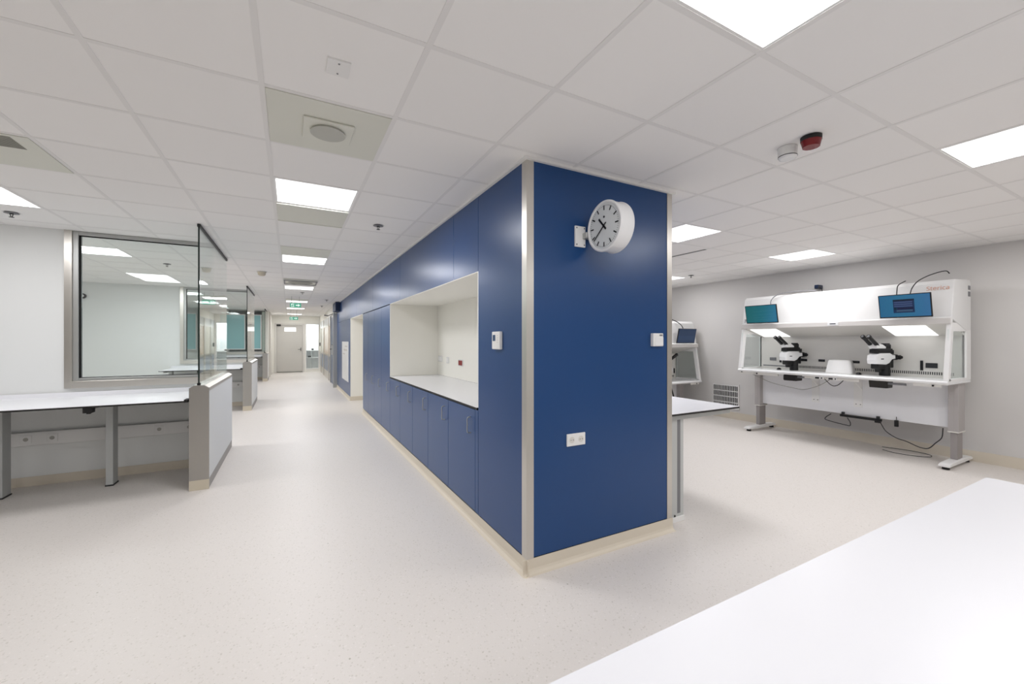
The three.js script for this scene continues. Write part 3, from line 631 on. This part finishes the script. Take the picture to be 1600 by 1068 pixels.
// own frame: x to the user's right, z towards the user, y up; front of the tray at z = 0
function workstation(label, at, turn, lift, near) {
  const t = new Thing('workstation', label, 'workstation', at, { turn, group: 'open-front microscope workstations' });
  const X = 1.235, Y = (y) => y + lift;
  // legs
  for (const s of [-1, 1]) {
    const x = s * (X - 0.07);
    const foot = t.add('foot', [prism([[-0.14, 0.035], [-0.14, 0.055], [-0.2, 0.07], [-0.62, 0.085], [-0.86, 0.075], [-0.9, 0.055], [-0.9, 0.035]], x - 0.05, x + 0.05, 0.008)], M.white);
    for (const z of [-0.2, -0.84]) t.add('glide', cyl(0.03, 0.035, 0.036, x, 0.018, z), M.black, foot);
    const col = t.add('leg', L(x - 0.03, x + 0.03, 0.08, Y(0.6), -0.62, -0.45, 0.004), M.columnDark);
    t.add('leg_sleeve', [L(x - 0.045, x + 0.045, Y(0.405), Y(0.99), -0.64, -0.43, 0.005), L(x + 0.01 - 0.004, x + 0.01 + 0.004, Y(0.42), Y(0.98), -0.43, -0.427)], M.column, col);
    t.add('sleeve_rim', L(x - 0.049, x + 0.049, Y(0.398), Y(0.412), -0.645, -0.425, 0.003), M.offWhite, col);
  }
  // tray with soft front edge
  const trayProf = [[-0.74, 0.985], [-0.74, 1.02], [-0.05, 1.034], [-0.012, 1.03], [0, 1.018], [-0.004, 1.0], [-0.03, 0.985]].map(([a, b]) => [a, Y(b)]);
  t.add('tray', prism(trayProf, -X, X, 0.012), M.whiteGloss);
  for (const g of [L(-X + 0.05, -0.62, Y(0.95), Y(0.985), -0.07, -0.045), L(-0.25, 0.4, Y(0.95), Y(0.985), -0.07, -0.045), L(-X + 0.02, -X + 0.26, Y(0.952), Y(0.985), -0.045, -0.03), L(X - 0.3, X - 0.06, Y(0.955), Y(0.985), -0.045, -0.03)]) t.add('under_rail', g, M.offWhite);
  t.add('knob', [[-0.93, 0.972], [-X + 0.06, 0.985], [1.107, 0.972]].map(([x, y]) => cyl(0.01, 0.01, 0.012, x, Y(y), -0.026, 'z', 16)), M.black);
  // modesty panel and its brackets
  t.add('modesty_panel', L(-X + 0.1, X - 0.1, Y(0.44), Y(0.985), -0.54, -0.52, 0.003), M.laminate);
  for (const x of [-0.33, 0.2]) {
    t.add('bracket', [L(x - 0.05, x + 0.05, Y(0.56), Y(0.985), -0.52, -0.512), prism([[-0.512, Y(0.985)], [-0.2, Y(0.985)], [-0.512, Y(0.8)]], x + 0.042, x + 0.05)], M.white);
    t.add('bolt', [[-0.02, 0.6], [0.03, 0.6], [-0.02, 0.9]].map(([a, b]) => cyl(0.006, 0.006, 0.004, x + a, Y(b), -0.511, 'z', 10)), M.darkGrey);
  }
  // back and sloping inner roof
  t.add('back_panel', L(-X + 0.02, X - 0.02, Y(1.02), Y(1.6), -0.63, -0.6), M.offWhite);
  const slots = [];
  for (let k = 0; k < 86; k++) { const x = -0.62 + k * 0.0205; if (Math.abs(x - 0.33) < 0.0) continue; slots.push(L(x - 0.0045, x + 0.0045, Y(1.062), Y(1.098), -0.6, -0.598)); }
  t.add('air_slot', slots, M.darkGrey, t.root, { kind: 'stuff' });
  t.add('air_gap', L(-1.16, -0.66, Y(1.068), Y(1.085), -0.6, -0.598), M.midGrey);
  t.add('inner_roof', prism([[-0.13, Y(1.69)], [-0.13, Y(1.72)], [-0.62, Y(1.58)], [-0.62, Y(1.55)]], -X + 0.02, X - 0.02), M.offWhite);
  const slope = Math.atan2(0.14, 0.49);
  if (near) for (const x of [-0.93, 0.79]) {
    const g = new THREE.BoxGeometry(0.41, 0.006, 0.42).rotateX(-slope).translate(x, Y(1.614) , -0.385);
    t.add('light_window', g, M.hoodLamp);
  }
  // hood
  const hood = [[-0.1, 1.685], [-0.094, 1.752], [-0.13, 1.765], [-0.2, 2.16], [-0.24, 2.2], [-0.7, 2.225], [-0.74, 2.2], [-0.74, 1.6], [-0.62, 1.6], [-0.16, 1.735], [-0.16, 1.685]].map(([a, b]) => [a, Y(b)]);
  const hd = t.add('hood', prism(hood, -X, X, 0.008), M.hood);
  t.add('lip', prism([[-0.1, 1.682], [-0.088, 1.69], [-0.088, 1.748], [-0.1, 1.754]].map(([a, b]) => [a, Y(b)]), -X + 0.004, X - 0.004), M.lip, hd);
  t.add('hood_display', L(0.02, 0.15, Y(1.7), Y(1.742), -0.088, -0.08, 0.003), M.whiteGloss, hd);
  t.add('display_print', L(0.05, 0.12, Y(1.716), Y(1.728), -0.0805, -0.079), M.darkGrey, hd);
  t.add('side_grille', [L(X - 0.0005, X + 0.001, Y(2.1), Y(2.15), -0.72, -0.64), L(X - 0.0005, X + 0.001, Y(2.02), Y(2.08), -0.72, -0.64)], M.midGrey, hd);
  // side frames with glass
  for (const s of [-1, 1]) {
    const a = s > 0 ? X - 0.045 : -X, b = s > 0 ? X : -X + 0.045;
    t.add('side_post', [prism([[-0.02, Y(1.03)], [-0.12, Y(1.69)], [-0.19, Y(1.69)], [-0.09, Y(1.03)]], a, b, 0.004)], M.white);
    t.add('side_post', [L(a, b, Y(1.02), Y(1.62), -0.74, -0.6, 0.004)], M.white);
    t.add('side_rail', L(a, b, Y(1.02), Y(1.05), -0.6, -0.05), M.white); t.add('side_rail', L(a + 0.005, b - 0.005, Y(1.6), Y(1.7), -0.62, -0.15), M.white);
    const gx = (a + b) / 2;
    t.add('side_glass', L(gx - 0.003, gx + 0.003, Y(1.05), Y(1.62), -0.6, -0.09), M.glass);
  }
  // switch plates on the back
  const plate = (x, y, w, h, m = M.black) => t.add('switch_plate', L(x - w / 2, x + w / 2, Y(y - h / 2), Y(y + h / 2), -0.6, -0.59, 0.002), m);
  if (near) {
    plate(0.93, 1.178, 0.11, 0.062, M.darkGrey); plate(0.838, 1.175, 0.028, 0.125); plate(0.145, 1.187, 0.085, 0.035); plate(-0.285, 1.19, 0.085, 0.035); plate(-0.53, 1.187, 0.09, 0.034); plate(-1.0, 1.187, 0.1, 0.05, M.midGrey); plate(-0.88, 1.187, 0.03, 0.105);
    t.add('round_switch', cyl(0.012, 0.012, 0.008, -0.118, Y(1.185), -0.595, 'z', 18), M.black);
    for (const x of [-0.06, 0.105]) {
      t.add('port_box', L(x - 0.055, x + 0.055, Y(0.955), Y(0.985), -0.06, -0.028), M.white);
      t.add('port', L(x - 0.045, x + 0.005, Y(0.958), Y(0.98), -0.029, -0.024), M.black);
      t.add('port_dot', cyl(0.009, 0.009, 0.006, x + 0.035, Y(0.969), -0.027, 'z', 14), M.black);
    }
    const tg = new TextGeometry('Sterica', { font, size: 0.048, depth: 0.0015, curveSegments: 4 });
    tg.rotateX(-Math.atan2(0.07, 0.395)).translate(1.0, Y(2.085), -0.185);
    t.add('lettering', tg, M.coral, hd, { label: 'pale coral lettering' });
    const ng = new TextGeometry('IV', { font, size: 0.05, depth: 0.0015, curveSegments: 4 });
    ng.rotateX(-Math.atan2(0.07, 0.395)).translate(-1.2, Y(1.79), -0.132);
    t.add('lettering', ng, M.darkGrey, hd, { label: 'small dark lettering' });
  } else {
    plate(1.14, 1.187, 0.03, 0.105); plate(0.7, 1.187, 0.1, 0.05, M.midGrey);
  }
  return t;
}
workstation('long white open-front workstation on grey lifting legs along the right wall, with two microscopes', [6.5, 0, 2.985], -Math.PI / 2, 0, true);
workstation('lower white workstation half hidden behind the blue block, with a dark tilted screen', [5.96, 0, 5.4], 0, -0.325, false);

// monitors hang in front of the hoods, leaning towards the user
function monitor(label, at, turn, w, h, draw, glow, tilt) {
  const t = new Thing('monitor', label, 'monitor', at, { turn });
  const tl = (g) => g.rotateX(tilt);
  t.add('casing', tl(box(w, h, 0.018, 0, h / 2, -0.009, 0.004)), M.black);
  t.add('screen', tl(new THREE.PlaneGeometry(w - 0.02, h - 0.022).translate(0, h / 2 + 0.003, 0.0006)), screenMaterial(draw, 512, 288, glow), t.root, { keepUV: true });
  t.add('rear_housing', tl(box(w * 0.5, h * 0.5, 0.025, 0, h / 2, -0.03, 0.006)), M.darkGrey);
  t.add('mount_arm', [rod([0, 0.1, -0.03], [0, 0.08, -0.075], 0.018)], M.darkGrey);
  return t;
}
const tealScreen = (x, w, h) => {
  const g = x.createLinearGradient(0, 0, w, h * 0.4); g.addColorStop(0, '#256d6f'); g.addColorStop(0.6, '#2b7585'); g.addColorStop(1, '#3a80a3');
  x.fillStyle = g; x.fillRect(0, 0, w, h);
  x.strokeStyle = 'rgba(120,190,190,0.25)'; x.lineWidth = 3;
  for (const y of [0.35, 0.55, 0.72, 0.86]) { x.beginPath(); x.moveTo(w * 0.25, h * y); x.lineTo(w * 0.9, h * (y - 0.03)); x.stroke(); }
};
const blueScreen = (x, w, h) => {
  const g = x.createLinearGradient(0, 0, w, 0); g.addColorStop(0, '#31719a'); g.addColorStop(0.5, '#34789e'); g.addColorStop(1, '#3f76a6');
  x.fillStyle = g; x.fillRect(0, 0, w, h);
  x.fillStyle = '#24375a'; x.fillRect(w * 0.28, h * 0.2, w * 0.42, h * 0.62);
  x.fillStyle = '#1a2334'; x.fillRect(w * 0.28, h * 0.2, w * 0.42, h * 0.07);
  x.fillStyle = '#4c5c86';
  for (let k = 0; k < 3; k++) x.fillRect(w * 0.3, h * (0.31 + k * 0.09), w * 0.36, h * 0.045);
  x.fillStyle = '#1c1a3a'; x.fillRect(w * 0.36, h * 0.59, w * 0.32, h * 0.06);
  x.fillStyle = '#11303c'; x.beginPath(); x.arc(w * 0.32, h * 0.62, h * 0.05, 0, 7); x.fill();
  x.fillStyle = '#46607a'; x.fillRect(w * 0.34, h * 0.69, w * 0.32, h * 0.07);
};
const darkScreen = (x, w, h) => { x.fillStyle = '#243a5a'; x.fillRect(0, 0, w, h); x.fillStyle = '#2a4263'; x.fillRect(0, h * 0.5, w, h * 0.3); };
monitor('monitor with a plain teal screen at the far end of the long workstation', [6.535, 1.765, 3.838], -Math.PI / 2, 0.49, 0.285, tealScreen, 0.74, 0.2);
monitor('monitor with a blue screen showing a dark window, beside the coral lettering', [6.535, 1.768, 2.125], -Math.PI / 2, 0.485, 0.285, blueScreen, 0.72, 0.2);
monitor('dark navy monitor tilted on the lower workstation beside the blue block', [6.755, 1.44, 5.435], 0, 0.5, 0.285, darkScreen, 0.7, 0.2);

// microscope: own frame z = towards the eyepieces, y up from the tray
function microscope(label, at, turn) {
  const t = new Thing('microscope', label, 'microscope', at, { turn, group: 'stereo microscopes on the workstations' });
  const f = (pts) => pts.map(([a, b]) => [a, b]);
  t.add('column', [cyl(0.058, 0.06, 0.23, 0, 0.115, 0, 'y', 32), L(-0.045, 0.045, 0.1, 0.25, -0.1, 0.0, 0.01)], M.black);
  t.add('objective_turret', [L(-0.05, 0.05, 0.085, 0.15, 0.05, 0.19, 0.012), cyl(0.035, 0.03, 0.05, 0, 0.07, 0.13)], M.black);
  const head = t.add('head', [prism(f([[0.235, 0.15], [0.245, 0.2], [0.235, 0.26], [0.17, 0.288], [-0.02, 0.288], [-0.06, 0.265], [-0.11, 0.262], [-0.115, 0.215], [-0.05, 0.205], [0.0, 0.16], [0.05, 0.142]]), -0.062, 0.062, 0.014)], M.whiteGloss);
  t.add('badge', L(0.06, 0.063, 0.208, 0.22, 0.11, 0.16), M.darkGrey, head);
  t.add('ring', [prism(f([[0.205, 0.288], [0.2, 0.335], [0.15, 0.345], [-0.06, 0.345], [-0.08, 0.3], [-0.06, 0.288]]), -0.058, 0.058, 0.008)], M.black);
  t.add('camera', [L(-0.04, 0.04, 0.34, 0.4, -0.06, 0.045, 0.008), L(-0.03, 0.03, 0.4, 0.412, -0.05, 0.02)], M.black);
  t.add('eyepiece_base', [prism(f([[0.06, 0.345], [0.06, 0.37], [0.12, 0.4], [0.2, 0.41], [0.235, 0.375], [0.2, 0.345]]), -0.06, 0.06, 0.012)], M.whiteGloss);
  for (const s of [-1, 1]) {
    const e = t.add('eyepiece', [rod([s * 0.037, 0.385, 0.19], [s * 0.037, 0.487, 0.333], 0.024, 0.022), rod([s * 0.037, 0.487, 0.333], [s * 0.037, 0.503, 0.355], 0.027, 0.025)], M.black);
    t.add('lens', rod([s * 0.037, 0.5025, 0.3543], [s * 0.037, 0.5045, 0.3571], 0.016), M.midGrey, e);
    t.add('knob', [cyl(0.024, 0.028, 0.05, s * 0.07, 0.235, -0.14, 'x'), cyl(0.017, 0.017, 0.02, s * 0.105, 0.235, -0.14, 'x')], M.black);
  }
  t.add('focus_drive', [L(-0.05, 0.05, 0.2, 0.27, -0.18, -0.1, 0.014), cyl(0.018, 0.018, 0.05, 0.0, 0.3, -0.14, 'y')], M.black);
  t.root.traverse((o) => { if (o.isMesh) o.geometry.scale(1.03, 1.03, 0.87); });
  return t;
}
microscope('white and black stereo microscope nearer the blue screen monitor', [6.93, 1.031, 2.46], -1.885);
microscope('white and black stereo microscope below the teal screen monitor', [6.93, 1.031, 3.575], -1.885);
microscope('microscope on the lower workstation with only its eyepieces showing past the steel edge', [6.56, 0.706, 5.86], 0.9);

// small things on and under the long workstation
function mouse(label, at, turn) {
  const t = new Thing('computer_mouse', label, 'mouse', at, { turn, group: 'computer mice on the tray' });
  const g = new THREE.SphereGeometry(0.05, 28, 14, 0, Math.PI * 2, 0, Math.PI / 2).scale(0.62, 0.62, 1.15);
  const b = t.add('body', g, M.black); t.add('wheel', cyl(0.008, 0.008, 0.006, 0, 0.026, 0.035, 'x', 14), M.midGrey, b);
  t.add('buttons', [L(-0.001, 0.001, 0.02, 0.0235, 0.02, 0.052)], M.midGrey, b);
}
mouse('black computer mouse on the tray before the nearer microscope', [6.82, 1.031, 2.7], -1.3);
mouse('black computer mouse on the tray left of the microscope under the teal screen', [6.86, 1.031, 3.76], -1.3);
{
  const t = new Thing('dust_cover', 'white tapered box cover on the tray between the two microscopes', 'cover', [6.84, 1.031, 2.92], { turn: -Math.PI / 2 });
  const pts = [[0.205, 0], [0.2, 0.04], [0.165, 0.17], [0.15, 0.187], [0, 0.19]].map((p) => new THREE.Vector2(...p));
  const g = new THREE.LatheGeometry(pts, 4, Math.PI / 4).scale(1, 1, 0.6);
  t.add('body', g.toNonIndexed(), M.white);
  t.add('seam', L(-0.145, 0.145, 0.004, 0.007, 0.0885, 0.0905), M.offWhite);
  const cb = (lab, v, w, shape) => {
    const o = new Thing('control_box', lab, 'control box', [6.58, 0.893, v], { turn: -Math.PI / 2, group: 'black boxes hanging below the tray' });
    o.add('housing', shape ? prism([[0.02, 0.09], [0.0, 0], [-0.14, 0], [-0.16, 0.09]], -w / 2, w / 2, 0.01) : L(-w / 2, w / 2, 0, 0.09, -0.15, 0.02, 0.018), std(0x17110f, 0.5));
    o.add('rail', L(w / 2, w / 2 + 0.17, 0.05, 0.075, -0.03, 0), M.midGrey);
    o.add('mount', L(-0.04, 0.04, 0.085, 0.0915, -0.1, -0.02), M.darkGrey);
  };
  cb('rounded black box hanging below the tray under the teal-screen microscope', 3.445, 0.19, false);
  cb('wedge-shaped black box hanging below the tray under the nearer microscope', 2.4, 0.19, true);
  const ps = new Thing('power_strip', 'black power strip hanging under the white modesty panel of the long workstation', 'power strip', [6.98, 0.418, 2.77], { turn: -Math.PI / 2 });
  ps.add('body', L(-0.21, 0.26, -0.012, 0.02, -0.02, 0.02, 0.005), M.black); ps.add('bracket', [L(-0.2, -0.17, 0.02, 0.05, -0.035, -0.005), L(0.2, 0.23, 0.02, 0.05, -0.035, -0.005)], M.darkGrey); ps.add('plug', L(0.2, 0.26, -0.03, 0.0, 0.0, 0.05, 0.006), M.black);
  const ad = new Thing('power_adapter', 'small black power adapter dangling below the modesty panel', 'adapter', [6.99, 0.365, 2.36]);
  ad.add('body', L(-0.015, 0.015, 0, 0.085, -0.02, 0.02, 0.006), M.black); ad.add('lead', rod([0, 0.085, 0], [0, 0.13, 0], 0.004), M.cable);
  const cable = (lab, pts, r, m = M.cable, n = 64) => {
    const g = tube(pts.map(([u, h, v]) => [u, h, -v]), r, n), o = meshOf(numbered('cable'), g, m);
    o.userData.label = lab; o.userData.category = 'cable'; scene.add(o);
  };
  cable('thin grey cable sagging in a long curve below the tray', [[6.56, 0.985, 4.1], [6.6, 0.93, 3.98], [6.62, 0.84, 3.75], [6.62, 0.79, 3.45], [6.62, 0.775, 3.3], [6.6, 0.8, 3.2], [6.58, 0.86, 3.06], [6.56, 0.955, 2.92]], 0.0038, M.cableLight);
  cable('short black cable loop under the two port boxes of the tray', [[6.545, 0.96, 2.98], [6.54, 0.89, 2.91], [6.54, 0.872, 2.87], [6.54, 0.89, 2.82], [6.545, 0.955, 2.76]], 0.005);
  cable('black cable bent in a squared loop below the modesty panel', [[6.99, 0.42, 3.1], [6.97, 0.36, 3.16], [6.97, 0.335, 3.17], [6.97, 0.315, 3.1], [6.97, 0.29, 2.9], [6.97, 0.29, 2.86], [6.98, 0.33, 2.86], [6.99, 0.395, 2.9]], 0.0055);
  cable('black cable drooping from the power strip towards the near leg', [[6.98, 0.385, 2.52], [6.97, 0.29, 2.46], [6.97, 0.22, 2.35], [6.97, 0.2, 2.26], [6.97, 0.15, 2.12], [6.97, 0.155, 2.05], [6.97, 0.24, 1.98], [6.97, 0.31, 1.93], [6.98, 0.43, 1.92]], 0.0055);
  cable('dark cable loop lying on the floor under the long workstation', [[7.3, 0.006, 2.62], [7.36, 0.006, 2.45], [7.38, 0.006, 2.3], [7.32, 0.006, 2.13], [7.2, 0.006, 2.1], [7.1, 0.006, 2.2], [7.06, 0.006, 2.4], [7.12, 0.006, 2.55]], 0.0035);
  cable('grey cable arching from the teal monitor over the hood', [[6.56, 2.03, 3.72], [6.58, 2.12, 3.72], [6.64, 2.2, 3.66], [6.74, 2.235, 3.4], [6.8, 2.225, 3.2]], 0.007, M.midGrey);
  cable('black cable rising from the blue monitor and bending right over the hood', [[6.53, 2.04, 2.08], [6.56, 2.12, 2.07], [6.6, 2.2, 2.03], [6.66, 2.27, 1.93], [6.72, 2.3, 1.82], [6.74, 2.27, 1.8]], 0.0055);
  cable('short curly black cable rising left of the other cable above the blue monitor', [[6.52, 2.04, 2.2], [6.56, 2.1, 2.21], [6.62, 2.17, 2.22], [6.7, 2.215, 2.2], [6.72, 2.23, 2.18]], 0.0055);
  cable('black cable arching over the dark monitor on the lower workstation', [[6.7, 1.73, 5.45], [6.7, 1.8, 5.5], [6.6, 1.9, 5.62], [6.4, 1.91, 5.7], [6.2, 1.9, 5.7]], 0.009, M.cable);
  cable('black corrugated cable hanging under the lower workstation', [[6.48, 0.64, 5.6], [6.55, 0.6, 5.62], [6.62, 0.5, 5.64], [6.68, 0.4, 5.66], [6.7, 0.3, 5.66]], 0.014, M.cable);
  const pl = new Thing('power_plug', 'dark blue plug on the wall above the middle of the long hood', 'plug', [7.3, 2.25, 3.44]);
  pl.add('body', L(0.0, 0.14, 0.06, 0.12, -0.03, 0.03, 0.01), std(0x16294a, 0.4)); pl.add('cord', tube([[0.0, 0.08, 0.03], [-0.01, 0.06, 0.07], [-0.02, 0.02, 0.09], [-0.02, -0.03, 0.09]], 0.006, 24), M.cable);
  pl.add('pin', [L(0.135, 0.15, 0.07, 0.1, -0.01, 0.01)], M.darkGrey);
}
// grille low on the right wall
{
  const t = new Thing('wall_grille', 'white wall grille of dark upright slots low on the right wall', 'grille', [UR, 0.22, 5.07]);
  const bars = [], v0 = 4.82, v1 = 5.33, h0 = 0.2, h1 = 0.63;
  t.abs('recess', B(UR - 0.004, UR - 0.001, h0, h1, v0, v1), M.rubber);
  for (let k = 0; k <= 15; k++) bars.push(B(UR - 0.014, UR - 0.002, h0, h1, v0 + k * 0.034 - 0.0042, v0 + k * 0.034 + 0.0042));
  for (let k = 0; k <= 4; k++) bars.push(B(UR - 0.015, UR - 0.002, h0 + k * 0.1075 - 0.007, h0 + k * 0.1075 + 0.007, v0, v1));
  t.abs('grille_bars', bars, M.white, t.root, { kind: 'stuff' });
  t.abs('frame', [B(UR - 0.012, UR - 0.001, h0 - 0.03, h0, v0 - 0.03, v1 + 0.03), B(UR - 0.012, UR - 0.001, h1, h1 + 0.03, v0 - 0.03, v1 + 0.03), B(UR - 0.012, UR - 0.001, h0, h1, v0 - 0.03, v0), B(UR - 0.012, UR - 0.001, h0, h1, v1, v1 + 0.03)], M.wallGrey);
}

scene.traverse((o) => { if (o.isMesh) { o.castShadow = true; o.receiveShadow = true; } });
renderer.render(scene, camera);
